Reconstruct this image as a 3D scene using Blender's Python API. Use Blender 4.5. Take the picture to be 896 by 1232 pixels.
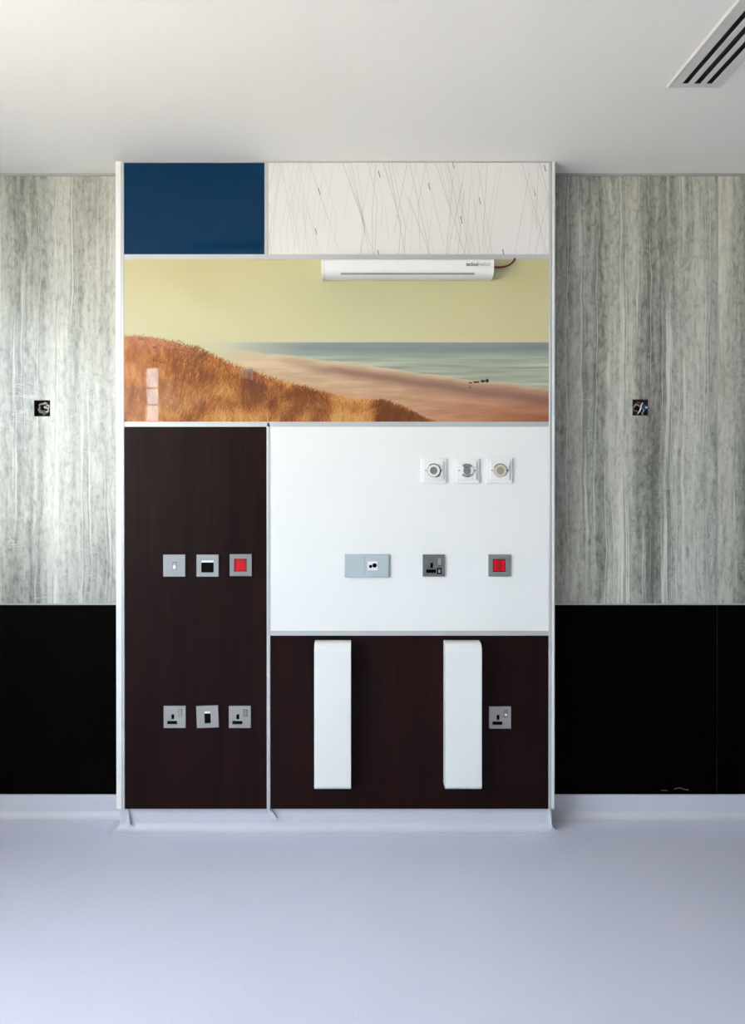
import bpy, bmesh, math, random
import numpy as np
from mathutils import Vector, Matrix

for o in list(bpy.data.objects):
    bpy.data.objects.remove(o)
scene = bpy.context.scene
COL = scene.collection
random.seed(7)
PI = math.pi

# ------------------------------------------------------------------ camera
F = 915.0                 # focal length in pixels of the 896 x 1232 frame
CX, CY = 426.0, 562.0     # where the depth direction vanishes in the photo
CAMY, CAMZ = -3.0, 1.443
PITCH = math.radians(0.25)
cam_data = bpy.data.cameras.new('camera')
cam = bpy.data.objects.new('camera', cam_data)
COL.objects.link(cam)
cam.location = (0, CAMY, CAMZ)
cam.rotation_euler = (PI / 2 - PITCH, 0, 0)
cam_data.sensor_fit = 'HORIZONTAL'
cam_data.sensor_width = 36
cam_data.lens = 36 * F / 896
cam_data.shift_x = (448 - CX) / 896
cam_data.shift_y = -((616 - CY) - F * math.tan(PITCH)) / 896
cam_data.clip_start = 0.05
scene.camera = cam

# ------------------------------------------------------------------ sky, sun, exposure
SKY = 6.2
world = bpy.data.worlds.new('world')
scene.world = world
world.use_nodes = True
bg = world.node_tree.nodes['Background']
bg.inputs['Color'].default_value = (0.825, 0.93, 0.99, 1)
bg.inputs['Strength'].default_value = SKY

sun_d = bpy.data.lights.new('sun', 'SUN')
sun_d.energy = 20
sun_d.angle = math.radians(0.6)
sun_d.color = (1.0, 0.93, 0.82)
sun = bpy.data.objects.new('sun', sun_d)
COL.objects.link(sun)
sun.rotation_euler = (0, math.radians(35), math.radians(25))   # comes over the roof, lights the ground outside

vs = scene.view_settings
vs.view_transform = 'Standard'
vs.look = 'None'
vs.exposure = 1.02
vs.gamma = 1.0
vs.use_curve_mapping = False

# ------------------------------------------------------------------ room sizes
H = 2.6464                # ceiling height
YW = 0.128                # face of the back wall cladding (the headwall face is y = 0)
XL, XR, YF = -2.2, 2.6, -4.9
UL, UR = -0.941, 0.793    # headwall unit, left and right


def pt(px, py, y=0.0):
    """photo pixel -> point on the vertical plane at depth y"""
    d = y - CAMY
    return Vector(((px - CX) * d / F, y, CAMZ - (py - CY) * d / F))


def X(px, y=0.0):
    return pt(px, 0, y).x


def Z(py, y=0.0):
    return pt(0, py, y).z


# ------------------------------------------------------------------ materials
def srgb(r, g, b):
    def f(c):
        c /= 255
        return c / 12.92 if c <= 0.04045 else ((c + 0.055) / 1.055) ** 2.4
    return (f(r), f(g), f(b), 1)


def mat(name, col, rough=0.5, metal=0.0, spec=0.5, coat=0.0, coat_rough=0.03):
    m = bpy.data.materials.new(name)
    m.use_nodes = True
    b = m.node_tree.nodes['Principled BSDF']
    b.inputs['Base Color'].default_value = col if len(col) == 4 else (*col, 1)
    b.inputs['Roughness'].default_value = rough
    b.inputs['Metallic'].default_value = metal
    b.inputs['Specular IOR Level'].default_value = spec
    b.inputs['Coat Weight'].default_value = coat
    b.inputs['Coat Roughness'].default_value = coat_rough
    return m


class NT:
    """short hand for building node trees"""
    def __init__(self, m):
        self.nt = m.node_tree
        self.bsdf = self.nt.nodes['Principled BSDF']

    def n(self, kind, **kw):
        nd = self.nt.nodes.new(kind)
        for k, v in kw.items():
            if hasattr(nd, k):
                setattr(nd, k, v)
            else:
                nd.inputs[k.replace('_', ' ')].default_value = v
        return nd

    def l(self, a, b):
        self.nt.links.new(a, b)

    def coords(self, scale, loc=(0, 0, 0)):
        tc = self.n('ShaderNodeTexCoord')
        mp = self.n('ShaderNodeMapping')
        mp.inputs['Scale'].default_value = scale
        mp.inputs['Location'].default_value = loc
        self.l(tc.outputs['Object'], mp.inputs['Vector'])
        return mp.outputs['Vector']

    def noise(self, vec, scale=1.0, detail=4.0, rough=0.55, dist=0.0):
        nd = self.n('ShaderNodeTexNoise', Scale=scale, Detail=detail, Roughness=rough, Distortion=dist)
        self.l(vec, nd.inputs['Vector'])
        return nd.outputs['Fac']

    def ramp(self, fac, stops, interp='LINEAR'):
        nd = self.n('ShaderNodeValToRGB')
        cr = nd.color_ramp
        cr.interpolation = interp
        while len(cr.elements) < len(stops):
            cr.elements.new(0.5)
        for e, (p, c) in zip(cr.elements, stops):
            e.position = p
            e.color = c if len(c) == 4 else (*c, 1)
        self.l(fac, nd.inputs['Fac'])
        return nd.outputs['Color']

    def math(self, op, a, b=None, c=None):
        nd = self.n('ShaderNodeMath', operation=op)
        for i, v in enumerate((a, b, c)):
            if v is None:
                continue
            if isinstance(v, (int, float)):
                nd.inputs[i].default_value = v
            else:
                self.l(v, nd.inputs[i])
        return nd.outputs[0]

    def mix(self, fac, a, b, blend='MIX'):
        nd = self.n('ShaderNodeMix', data_type='RGBA', blend_type=blend)
        if isinstance(fac, (int, float)):
            nd.inputs[0].default_value = fac
        else:
            self.l(fac, nd.inputs[0])
        for i, v in ((6, a), (7, b)):
            if isinstance(v, tuple):
                nd.inputs[i].default_value = v if len(v) == 4 else (*v, 1)
            else:
                self.l(v, nd.inputs[i])
        return nd.outputs[2]

    def bump(self, h, strength, dist):
        nd = self.n('ShaderNodeBump', Strength=strength, Distance=dist)
        self.l(h, nd.inputs['Height'])
        self.l(nd.outputs['Normal'], self.bsdf.inputs['Normal'])


def grey(v):
    return (v, v, v, 1)


def travertine(name, off):
    m = mat(name, grey(0.4), rough=0.3, spec=0.5, coat=0.6, coat_rough=0.22)
    t = NT(m)
    tc = t.n('ShaderNodeTexCoord')
    sep = t.n('ShaderNodeSeparateXYZ')
    t.l(tc.outputs['Object'], sep.inputs[0])
    z = sep.outputs['Z']
    warp = t.noise(t.coords((1.0, 1, 1.0), (off, 0, 3)), 2.2, 2)
    x = t.math('ADD', sep.outputs['X'], t.math('MULTIPLY', t.math('SUBTRACT', warp, 0.5), 0.035))
    x = t.math('ADD', x, off)

    def column(xv, zk):
        c_ = t.n('ShaderNodeCombineXYZ')
        t.l(xv, c_.inputs['X'])
        t.l(t.math('MULTIPLY', z, zk), c_.inputs['Z'])
        return c_.outputs[0]
    # broad and narrow vertical layers
    bands = t.noise(column(x, 0.03), 6.0, 2, 0.5)
    layers = t.noise(column(x, 0.02), 30, 3, 0.55)
    # crooked small scale mottling, a little taller than wide
    mottle = t.noise(t.coords((1, 1, 0.5), (off, 0, 0)), 62, 4, 0.62, 0.6)
    flow = t.noise(t.coords((1, 1, 0.16), (off + 5, 0, 0)), 46, 4, 0.6, 0.6)
    cloud = t.noise(t.coords((1, 1, 0.6), (off + 2, 0, 0)), 7, 4, 0.6)
    v = t.math('ADD', t.math('MULTIPLY', bands, 0.46), t.math('MULTIPLY', layers, 0.20))
    v = t.math('ADD', v, t.math('MULTIPLY', mottle, 0.27))
    v = t.math('ADD', v, t.math('MULTIPLY', flow, 0.20))
    v = t.math('ADD', v, t.math('MULTIPLY', cloud, 0.03))
    base = t.ramp(v, [(0.46, srgb(104, 105, 98)), (0.53, srgb(148, 149, 141)), (0.60, srgb(183, 184, 175)),
                      (0.69, srgb(215, 215, 206))])
    # thin pale veins running upwards, each with a dark side
    w2 = t.noise(t.coords((1, 1, 0.55), (off, 0, 0)), 11, 3, 0.6)
    xv = t.math('ADD', x, t.math('MULTIPLY', w2, 0.016))
    rid = t.math('SUBTRACT', t.noise(column(xv, 0.008), 17, 2, 0.6), 0.5)
    vein = t.ramp(t.math('ABSOLUTE', rid), [(0.0, grey(0.75)), (0.010, grey(0.35)), (0.018, grey(0))])
    dark = t.ramp(t.math('ABSOLUTE', t.math('ADD', rid, 0.026)), [(0.0, grey(0.5)), (0.020, grey(0))])
    brk = t.ramp(t.noise(t.coords((5, 1, 0.9), (off, 0, 9)), 2, 3), [(0.40, grey(0)), (0.58, grey(1))])
    col = t.mix(t.math('MULTIPLY', dark, brk), base, srgb(112, 113, 107))
    col = t.mix(t.math('MULTIPLY', vein, brk), col, srgb(224, 224, 214))
    # a few short level fissures
    hz = t.math('ABSOLUTE', t.math('SUBTRACT', t.noise(t.coords((0.8, 1, 3.2), (off, 0, 4)), 4.5, 3, 0.6), 0.5))
    hm = t.ramp(t.noise(t.coords((7, 1, 2.0), (off, 0, 2)), 1.6, 2), [(0.56, grey(0)), (0.64, grey(0.45))])
    col = t.mix(t.math('MULTIPLY', t.ramp(hz, [(0.0, grey(1)), (0.012, grey(0))]), hm), col, srgb(216, 215, 205))
    # slight olive drift
    tint = t.noise(t.coords((3, 1, 0.8), (off + 2, 0, 0)), 2.2, 3)
    col = t.mix(t.ramp(tint, [(0.4, grey(0)), (0.62, grey(0.5))]), col, t.mix(1.0, col, (1.0, 0.985, 0.91), 'MULTIPLY'))
    t.l(col, t.bsdf.inputs['Base Color'])
    t.l(t.ramp(mottle, [(0.35, grey(0.42)), (0.65, grey(0.22))]), t.bsdf.inputs['Roughness'])
    relief = t.noise(t.coords((1, 1, 0.4), (off, 0, 0)), 60, 1, 0.5)
    t.bump(relief, 0.12, 0.002)
    return m


def wood(name, dark, light, rough, spec):
    m = mat(name, dark, rough=rough, spec=spec)
    t = NT(m)
    g = t.noise(t.coords((34, 1, 1.3)), 1.6, 7, 0.62, 0.35)
    b = t.noise(t.coords((5, 1, 0.35)), 2, 3)
    v = t.math('ADD', t.math('MULTIPLY', g, 0.6), t.math('MULTIPLY', b, 0.4))
    t.l(t.ramp(v, [(0.36, dark), (0.64, light)]), t.bsdf.inputs['Base Color'])
    t.bump(g, 0.05, 0.001)
    return m


def speckled(name, col, col2, scale, rough, spec=0.5, bump=0.0):
    m = mat(name, col, rough=rough, spec=spec)
    t = NT(m)
    s = t.noise(t.coords((1, 1, 1)), scale, 3, 0.6)
    big = t.noise(t.coords((1, 1, 1)), 1.3, 3, 0.5)
    v = t.math('ADD', t.math('MULTIPLY', s, 0.6), t.math('MULTIPLY', big, 0.4))
    t.l(t.ramp(v, [(0.35, col), (0.65, col2)]), t.bsdf.inputs['Base Color'])
    if bump:
        t.bump(s, bump, 0.001)
    return m


M = {}
M['ceiling'] = speckled('ceiling_paint', (0.88, 0.87, 0.84, 1), (0.90, 0.89, 0.86, 1), 60, 0.75, 0.3)
M['paint'] = speckled('wall_paint', (0.74, 0.74, 0.73, 1), (0.78, 0.78, 0.77, 1), 40, 0.7, 0.3)
M['side_paint'] = speckled('grey_wall_paint', (0.30, 0.295, 0.285, 1), (0.34, 0.335, 0.325, 1), 40, 0.7, 0.3)
M['floor'] = speckled('vinyl_floor', (0.63, 0.645, 0.80, 1), (0.68, 0.695, 0.85, 1), 120, 0.42, 0.4, 0.02)
M['cove'] = speckled('vinyl_skirting', (0.58, 0.59, 0.68, 1), (0.63, 0.64, 0.73, 1), 120, 0.42, 0.4)
M['trav_a'] = travertine('travertine_laminate_a', 0.0)
M['trav_b'] = travertine('travertine_laminate_b', 3.7)
M['trav_c'] = travertine('travertine_laminate_c', 8.15)
M['wainscot'] = wood('black_brown_laminate', (0.0006, 0.0003, 0.0003, 1), (0.0012, 0.0006, 0.0005, 1), 0.5, 0.03)
M['wenge'] = wood('wenge_laminate', (0.0070, 0.0018, 0.0018, 1), (0.018, 0.0050, 0.0044, 1), 0.42, 0.10)
M['white_lam'] = speckled('white_laminate', (0.80, 0.805, 0.80, 1), (0.82, 0.825, 0.82, 1), 3, 0.42, 0.4)
M['lamp_white'] = mat('lamp_powder_coat', (0.80, 0.80, 0.79), 0.4, 0, 0.4)
M['white_metal'] = mat('white_powder_coat', (0.84, 0.845, 0.84), 0.32, 0, 0.5)
M['alu'] = mat('satin_aluminium', (0.56, 0.575, 0.58), 0.38, 0.35, 0.5)
M['trim_grey'] = mat('grey_trim', (0.40, 0.41, 0.40), 0.45, 0.1)
M['blue'] = mat('petrol_blue_glass', (0.0003, 0.027, 0.080), 0.05, 0, 0.17)
M['pattern'] = mat('off_white_laminate', (0.775, 0.765, 0.75), 0.4, 0, 0.4)
M['line_l'] = mat('pale_grey_print', (0.68, 0.655, 0.635), 0.5)
M['line_m'] = mat('mid_grey_print', (0.55, 0.52, 0.505), 0.5)
M['line_d'] = mat('dark_print', (0.20, 0.17, 0.17), 0.5)
M['line_o'] = mat('ochre_print', (0.45, 0.24, 0.13), 0.5)
M['steel'] = mat('brushed_steel_plate', (0.36, 0.355, 0.35), 0.42, 0.45)
M['steel_cool'] = mat('cool_steel_plate', (0.33, 0.345, 0.36), 0.38, 0.45)
M['steel_dark'] = mat('dark_grey_plate', (0.17, 0.17, 0.17), 0.42, 0.4)
M['steel_mid'] = mat('mid_grey_plate', (0.25, 0.26, 0.255), 0.42, 0.4)
M['black'] = mat('black_plastic', (0.002, 0.002, 0.0025), 0.5, 0, 0.05)
M['black_gloss'] = mat('black_gloss_plastic', (0.006, 0.006, 0.008), 0.2)
M['white_pl'] = mat('white_plastic', (0.82, 0.82, 0.815), 0.35)
M['warm_white'] = mat('bumper_plastic', (0.78, 0.80, 0.79), 0.42)
M['bluegrey'] = mat('pale_blue_grey_plastic', (0.44, 0.51, 0.54), 0.45)
M['bluegrey_b'] = mat('pale_blue_grey_edge', (0.40, 0.46, 0.48), 0.45)
M['chrome'] = mat('brushed_chrome', (0.55, 0.56, 0.54), 0.28, 0.8)
M['gas_grey'] = mat('grey_valve_disc', (0.26, 0.27, 0.24), 0.45, 0.3)
M['gas_cream'] = mat('cream_valve_ring', (0.60, 0.56, 0.42), 0.4)
M['gas_taupe'] = mat('taupe_valve_disc', (0.34, 0.29, 0.25), 0.45)
M['gas_dark'] = mat('dark_valve_rim', (0.12, 0.12, 0.11), 0.5, 0.3)
M['slot_grey'] = mat('grey_diffuser', (0.30, 0.33, 0.33), 0.5)
M['cap_line'] = mat('end_cap_grey', (0.42, 0.42, 0.40), 0.5)
M['logo_dark'] = mat('logo_dark_ink', (0.02, 0.02, 0.02), 0.5)
M['logo_grey'] = mat('logo_grey_ink', (0.28, 0.28, 0.28), 0.5)
M['wire_brown'] = mat('brown_wire', (0.10, 0.035, 0.015), 0.45)
M['wire_red'] = mat('red_wire', (0.30, 0.025, 0.02), 0.45)
M['wire_dkred'] = mat('dark_red_wire', (0.09, 0.012, 0.018), 0.45)
M['wire_blue'] = mat('blue_wire', (0.03, 0.09, 0.30), 0.45)
M['wire_white'] = mat('white_wire', (0.75, 0.74, 0.70), 0.45)
M['wire_grey'] = mat('grey_wire', (0.35, 0.34, 0.32), 0.45)
M['wire_green'] = mat('olive_wire', (0.22, 0.26, 0.12), 0.45)
M['box_dark'] = mat('dark_box_metal', (0.035, 0.032, 0.030), 0.6, 0.2)
M['vent'] = mat('vent_aluminium', (0.62, 0.62, 0.60), 0.5, 0.0)
M['vent_dark'] = mat('vent_duct', (0.05, 0.05, 0.052), 0.7)
M['track'] = mat('curtain_track', (0.05, 0.05, 0.05), 0.5, 0.2)
M['seam_brown'] = mat('dark_seam', (0.012, 0.007, 0.007), 0.6, 0, 0.2)
M['putty'] = mat('pale_filler_smear', (0.22, 0.21, 0.20), 0.8)
M['sand'] = speckled('pale_sand', (0.52, 0.455, 0.375, 1), (0.61, 0.54, 0.445, 1), 0.7, 0.9, 0.1)

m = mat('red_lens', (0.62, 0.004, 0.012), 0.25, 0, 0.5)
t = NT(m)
t.l(t.ramp(t.noise(t.coords((110, 1, 6)), 1.0, 2), [(0.38, (0.42, 0.003, 0.010)), (0.60, (0.72, 0.006, 0.018))]),  # inner texture plus darker upright reflections, both put into the lens colour
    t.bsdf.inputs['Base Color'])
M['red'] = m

m = bpy.data.materials.new('window_glass')
m.use_nodes = True
nt = m.node_tree
nt.nodes.remove(nt.nodes['Principled BSDF'])
tr = nt.nodes.new('ShaderNodeBsdfTransparent')
gl = nt.nodes.new('ShaderNodeBsdfGlossy')
gl.inputs['Roughness'].default_value = 0.0
lw = nt.nodes.new('ShaderNodeLayerWeight')
lw.inputs['Blend'].default_value = 0.5
pw = nt.nodes.new('ShaderNodeMath')
pw.operation = 'POWER'
pw.inputs[1].default_value = 5.0
nt.links.new(lw.outputs['Facing'], pw.inputs[0])
fr = nt.nodes.new('ShaderNodeMath')
fr.operation = 'MULTIPLY_ADD'
fr.inputs[1].default_value = 0.90
fr.inputs[2].default_value = 0.04
nt.links.new(pw.outputs[0], fr.inputs[0])
mx = nt.nodes.new('ShaderNodeMixShader')
nt.links.new(fr.outputs[0], mx.inputs[0])
nt.links.new(tr.outputs[0], mx.inputs[1])
nt.links.new(gl.outputs[0], mx.inputs[2])
nt.links.new(mx.outputs[0], nt.nodes['Material Output'].inputs['Surface'])
M['glass'] = m

m = mat('dune_print', grey(0.5), 0.2, 0, 0.3, coat=1.0, coat_rough=0.02)
t = NT(m)
at = t.n('ShaderNodeVertexColor', layer_name='print')
t.l(at.outputs['Color'], t.bsdf.inputs['Base Color'])
M['print'] = m


# ------------------------------------------------------------------ mesh helpers
def link(name, me, material=None, parent=None):
    o = bpy.data.objects.new(name, me)
    COL.objects.link(o)
    if material is not None and me is not None:
        if not me.materials:
            me.materials.append(M[material])
    if parent is not None:
        o.parent = parent
    return o


def from_bm(name, bm, material, parent=None, smooth=False):
    bmesh.ops.recalc_face_normals(bm, faces=bm.faces)
    me = bpy.data.meshes.new(name)
    bm.to_mesh(me)
    bm.free()
    if smooth:
        for p in me.polygons:
            p.use_smooth = True
        if hasattr(me, 'set_sharp_from_angle'):
            me.set_sharp_from_angle(angle=math.radians(40))
    o = link(name, me, material, parent)
    if smooth:
        wn = o.modifiers.new('weighted_normal', 'WEIGHTED_NORMAL')
        wn.keep_sharp = True
    return o


def tag(o, label=None, cat=None, group=None, kind=None):
    if label:
        o['label'] = label
    if cat:
        o['category'] = cat
    if group:
        o['group'] = group
    if kind:
        o['kind'] = kind
    return o


def empty(name, loc=(0, 0, 0)):
    o = bpy.data.objects.new(name, None)
    o.empty_display_size = 0.05
    o.location = loc
    COL.objects.link(o)
    return o


def box(name, x0, x1, y0, y1, z0, z1, material, parent=None, bev=0.0, seg=2):
    bm = bmesh.new()
    bmesh.ops.create_cube(bm, size=1.0)
    for v in bm.verts:
        v.co = Vector(((x0 + x1) / 2 + v.co.x * (x1 - x0), (y0 + y1) / 2 + v.co.y * (y1 - y0),
                       (z0 + z1) / 2 + v.co.z * (z1 - z0)))
    if bev:
        bmesh.ops.bevel(bm, geom=list(bm.edges), offset=bev, segments=seg, affect='EDGES', profile=0.6)
    return from_bm(name, bm, material, parent)


def slab(name, u0, u1, v0, v1, n0, n1, holes, plane, material, parent=None, bevel=0.0):
    """flat plate with rectangular openings. plane: 'xz' (n is y), 'xy' (n is z), 'yz' (n is x)"""
    us = sorted({u0, u1, *[h[0] for h in holes], *[h[1] for h in holes]})
    vs_ = sorted({v0, v1, *[h[2] for h in holes], *[h[3] for h in holes]})
    bm = bmesh.new()
    cache = {}

    def P(i, j, k):
        key = (i, j, k)
        if key not in cache:
            u, v, n = us[i], vs_[j], (n0, n1)[k]
            co = {'xz': (u, n, v), 'xy': (u, v, n), 'yz': (n, u, v)}[plane]
            cache[key] = bm.verts.new(co)
        return cache[key]

    def solid(i, j):
        if not (0 <= i < len(us) - 1 and 0 <= j < len(vs_) - 1):
            return False
        cu, cv = (us[i] + us[i + 1]) / 2, (vs_[j] + vs_[j + 1]) / 2
        return not any(h[0] < cu < h[1] and h[2] < cv < h[3] for h in holes)

    for i in range(len(us) - 1):
        for j in range(len(vs_) - 1):
            if not solid(i, j):
                continue
            for k in (0, 1):
                bm.faces.new([P(i, j, k), P(i + 1, j, k), P(i + 1, j + 1, k), P(i, j + 1, k)])
            for di, dj, a, b in ((-1, 0, (i, j), (i, j + 1)), (1, 0, (i + 1, j), (i + 1, j + 1)),
                                 (0, -1, (i, j), (i + 1, j)), (0, 1, (i, j + 1), (i + 1, j + 1))):
                if not solid(i + di, j + dj):
                    bm.faces.new([P(*a, 0), P(*b, 0), P(*b, 1), P(*a, 1)])
    if bevel:
        bmesh.ops.recalc_face_normals(bm, faces=bm.faces)
        es = [e for e in bm.edges if len(e.link_faces) == 2 and e.calc_face_angle(0) > 0.5]
        bmesh.ops.bevel(bm, geom=es, offset=bevel, segments=2, affect='EDGES', profile=0.6)
    return from_bm(name, bm, material, parent)


def prism_x(name, prof, x0, x1, material, parent=None, bev=0.0, smooth=True):
    """profile of (y, z) points pushed along x"""
    bm = bmesh.new()
    a = [bm.verts.new((x0, y, z)) for y, z in prof]
    b = [bm.verts.new((x1, y, z)) for y, z in prof]
    bm.faces.new(a)
    bm.faces.new(list(reversed(b)))
    n = len(prof)
    for i in range(n):
        bm.faces.new([a[i], a[(i + 1) % n], b[(i + 1) % n], b[i]])
    if bev:
        bmesh.ops.recalc_face_normals(bm, faces=bm.faces)
        es = [e for e in bm.edges if e.calc_face_angle(0) > 1.0]
        bmesh.ops.bevel(bm, geom=es, offset=bev, segments=3, affect='EDGES', profile=0.6)
    return from_bm(name, bm, material, parent, smooth)


def prism_z(name, prof, z0, z1, material, parent=None):
    """profile of (x, y) points pushed along z"""
    bm = bmesh.new()
    a = [bm.verts.new((x, y, z0)) for x, y in prof]
    b = [bm.verts.new((x, y, z1)) for x, y in prof]
    bm.faces.new(a)
    bm.faces.new(list(reversed(b)))
    n = len(prof)
    for i in range(n):
        bm.faces.new([a[i], a[(i + 1) % n], b[(i + 1) % n], b[i]])
    return from_bm(name, bm, material, parent, True)


def arc(cx, cy, r, a0, a1, n):
    return [(cx + r * math.cos(math.radians(a0 + (a1 - a0) * i / n)),
             cy + r * math.sin(math.radians(a0 + (a1 - a0) * i / n))) for i in range(n + 1)]


def lathe_y(name, cx, cz, prof, material, parent=None, seg=36, a0=0, a1=360):
    """profile of (radius, y) turned about the horizontal axis that looks at the viewer"""
    bm = bmesh.new()
    rings = []
    full = abs(a1 - a0) >= 360
    cnt = seg if full else seg + 1
    for r, y in prof:
        rings.append([bm.verts.new((cx + r * math.cos(math.radians(a0 + (a1 - a0) * i / seg)), y,
                                    cz + r * math.sin(math.radians(a0 + (a1 - a0) * i / seg)))) for i in range(cnt)])
    for k in range(len(rings) - 1):
        for i in range(seg):
            j = (i + 1) % cnt
            bm.faces.new([rings[k][i], rings[k][j], rings[k + 1][j], rings[k + 1][i]])
    if full:
        for r in (rings[0], rings[-1]):
            bm.faces.new(r)
    else:
        for i in (0, cnt - 1):
            bm.faces.new([r[i] for r in rings])
    bmesh.ops.remove_doubles(bm, verts=bm.verts, dist=1e-6)
    return from_bm(name, bm, material, parent, True)


def ring_y(name, cx, cz, r0, r1, y_back, y_front, material, parent=None, seg=36, a0=0, a1=360):
    """ring with a square section, seen from the front"""
    bm = bmesh.new()
    full = abs(a1 - a0) >= 360
    cnt = seg if full else seg + 1
    sec = [(r0, y_back), (r0, y_front), (r1, y_front), (r1, y_back)]
    rows = []
    for i in range(cnt):
        a = math.radians(a0 + (a1 - a0) * i / seg)
        rows.append([bm.verts.new((cx + r * math.cos(a), y, cz + r * math.sin(a))) for r, y in sec])
    for i in range(seg):
        A, B = rows[i], rows[(i + 1) % cnt]
        for k in range(4):
            bm.faces.new([A[k], A[(k + 1) % 4], B[(k + 1) % 4], B[k]])
    if not full:
        bm.faces.new(rows[0])
        bm.faces.new(rows[-1])
    return from_bm(name, bm, material, parent, True)


def smooth_path(ps, n=6):
    ps = [Vector(p) for p in ps]
    out = []
    for i in range(len(ps) - 1):
        p0 = ps[max(i - 1, 0)]; p1 = ps[i]; p2 = ps[i + 1]; p3 = ps[min(i + 2, len(ps) - 1)]
        for k in range(n):
            s = k / n
            out.append(0.5 * ((2 * p1) + (p2 - p0) * s + (2 * p0 - 5 * p1 + 4 * p2 - p3) * s * s
                              + (3 * p1 - p0 - 3 * p2 + p3) * s ** 3))
    out.append(ps[-1])
    return out


def tube(name, ps, r, material, parent=None, seg=8, n=6):
    path = smooth_path(ps, n)
    bm = bmesh.new()
    rings = []
    up = Vector((0.13, 0.2, 0.97))
    for i, p in enumerate(path):
        d = (path[min(i + 1, len(path) - 1)] - path[max(i - 1, 0)]).normalized()
        s = d.cross(up)
        if s.length < 1e-4:
            s = d.cross(Vector((1, 0, 0)))
        s.normalize()
        w = s.cross(d)
        rings.append([bm.verts.new(p + s * r * math.cos(2 * PI * k / seg) + w * r * math.sin(2 * PI * k / seg))
                      for k in range(seg)])
    for a, b in zip(rings, rings[1:]):
        for k in range(seg):
            bm.faces.new([a[k], a[(k + 1) % seg], b[(k + 1) % seg], b[k]])
    bm.faces.new(rings[0])
    bm.faces.new(rings[-1])
    return from_bm(name, bm, material, parent, True)


def text_mesh(name, body, size, loc, material, parent, bold=0.0, width=None):
    cu = bpy.data.curves.new(name, 'FONT')
    cu.body = body
    cu.size = size
    cu.offset = bold
    cu.extrude = 0.0002
    tmp = bpy.data.objects.new('tmp_text', cu)
    COL.objects.link(tmp)
    bpy.context.view_layer.update()
    me = bpy.data.meshes.new_from_object(tmp.evaluated_get(bpy.context.evaluated_depsgraph_get()))
    bpy.data.objects.remove(tmp)
    xs = [v.co.x for v in me.vertices]
    k = width / (max(xs) - min(xs)) if width else 1.0
    x0 = min(xs)
    for v in me.vertices:
        v.co = Vector((loc[0] + (v.co.x - x0) * k, loc[1] - v.co.z, loc[2] + v.co.y))
    me.materials.clear()
    me.update()
    return link(name, me, material, parent)


# ------------------------------------------------------------------ the setting
BOX_L = (X(41, YW), X(60.5, YW), Z(501, YW), Z(481.5, YW))      # openings of the two wall boxes
BOX_R = (X(760.5, YW), X(779.5, YW), Z(500, YW), Z(480.5, YW))

VENT = dict(x0=0.983, x1=1.156, y1=-0.596, y0=-2.35)
VENT2 = dict(x0=-1.15, x1=-0.977, y1=-1.16, y0=-2.75)


def vent_hole(v):
    return (v['x0'] + 0.030, v['x1'] - 0.030, v['y0'] + 0.018, v['y1'] - 0.018)


fl = slab('floor', XL - 0.15, XR + 0.15, YF - 0.15, 0.25, -0.12, 0.0, [], 'xy', 'floor')
tag(fl, 'pale lavender grey vinyl floor', kind='structure')
ce = slab('ceiling', XL - 0.15, XR + 0.15, YF - 0.15, 0.25, H, H + 0.12, [vent_hole(VENT), vent_hole(VENT2)], 'xy', 'ceiling')
tag(ce, 'smooth white painted ceiling', kind='structure')

wb = slab('wall_back', XL - 0.15, XR + 0.15, 0, H, YW + 0.008, YW + 0.12, [BOX_L, BOX_R], 'xz', 'paint')
tag(wb, 'back wall clad in stone-look panels over a black wainscot', kind='structure')
ZW, ZS = Z(727, YW), Z(957, YW)          # wainscot top, skirting top
ZT = Z(212.5, YW)
SEAM = X(863, YW)
G = 0.0012
slab('cladding_panel', XL, UL + 0.03, ZW + 0.003, ZT, YW, YW + 0.008, [BOX_L], 'xz', 'trav_a', wb)
slab('cladding_panel', UR - 0.03, SEAM - G, ZW + 0.003, ZT, YW, YW + 0.008, [BOX_R], 'xz', 'trav_b', wb)
slab('cladding_panel', SEAM + G, XR, ZW + 0.003, ZT, YW, YW + 0.008, [], 'xz', 'trav_c', wb)
for a, b in ((XL, UL + 0.03), (UR - 0.03, SEAM - G), (SEAM + G, XR)):
    box('wainscot_panel', a, b, YW + 0.0005, YW + 0.008, ZS + 0.003, ZW - 0.003, 'wainscot', wb)
box('seam_strip', SEAM - 0.0035, SEAM + 0.0005, YW - 0.0012, YW + 0.002, ZW, ZT, 'trim_grey', wb)
box('seam_strip', SEAM - 0.0012, SEAM + 0.0012, YW - 0.0002, YW + 0.006, ZS, ZW, 'seam_brown', wb)
for a, b in ((XL, UL + 0.02), (UR - 0.02, XR)):
    box('ceiling_bead', a, b, YW - 0.010, YW + 0.008, ZT, H, 'trim_grey', wb, 0.002)
    box('dado_strip', a, b, YW - 0.0015, YW + 0.008, ZW - 0.003, ZW + 0.003, 'trim_grey', wb)
# filler left along the bottom edge of the right wainscot
sm = [(812, 950), (818, 948.5), (824, 950.5), (829, 951)]
tube('filler_smear', [pt(a, b, YW) for a, b in sm], 0.0014, 'putty', wb, 6, 3)
tube('filler_smear', [pt(a, b, YW) for a, b in ((796, 952), (801, 951.5), (804, 952.5))], 0.0010, 'putty', wb, 6, 3)

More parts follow.
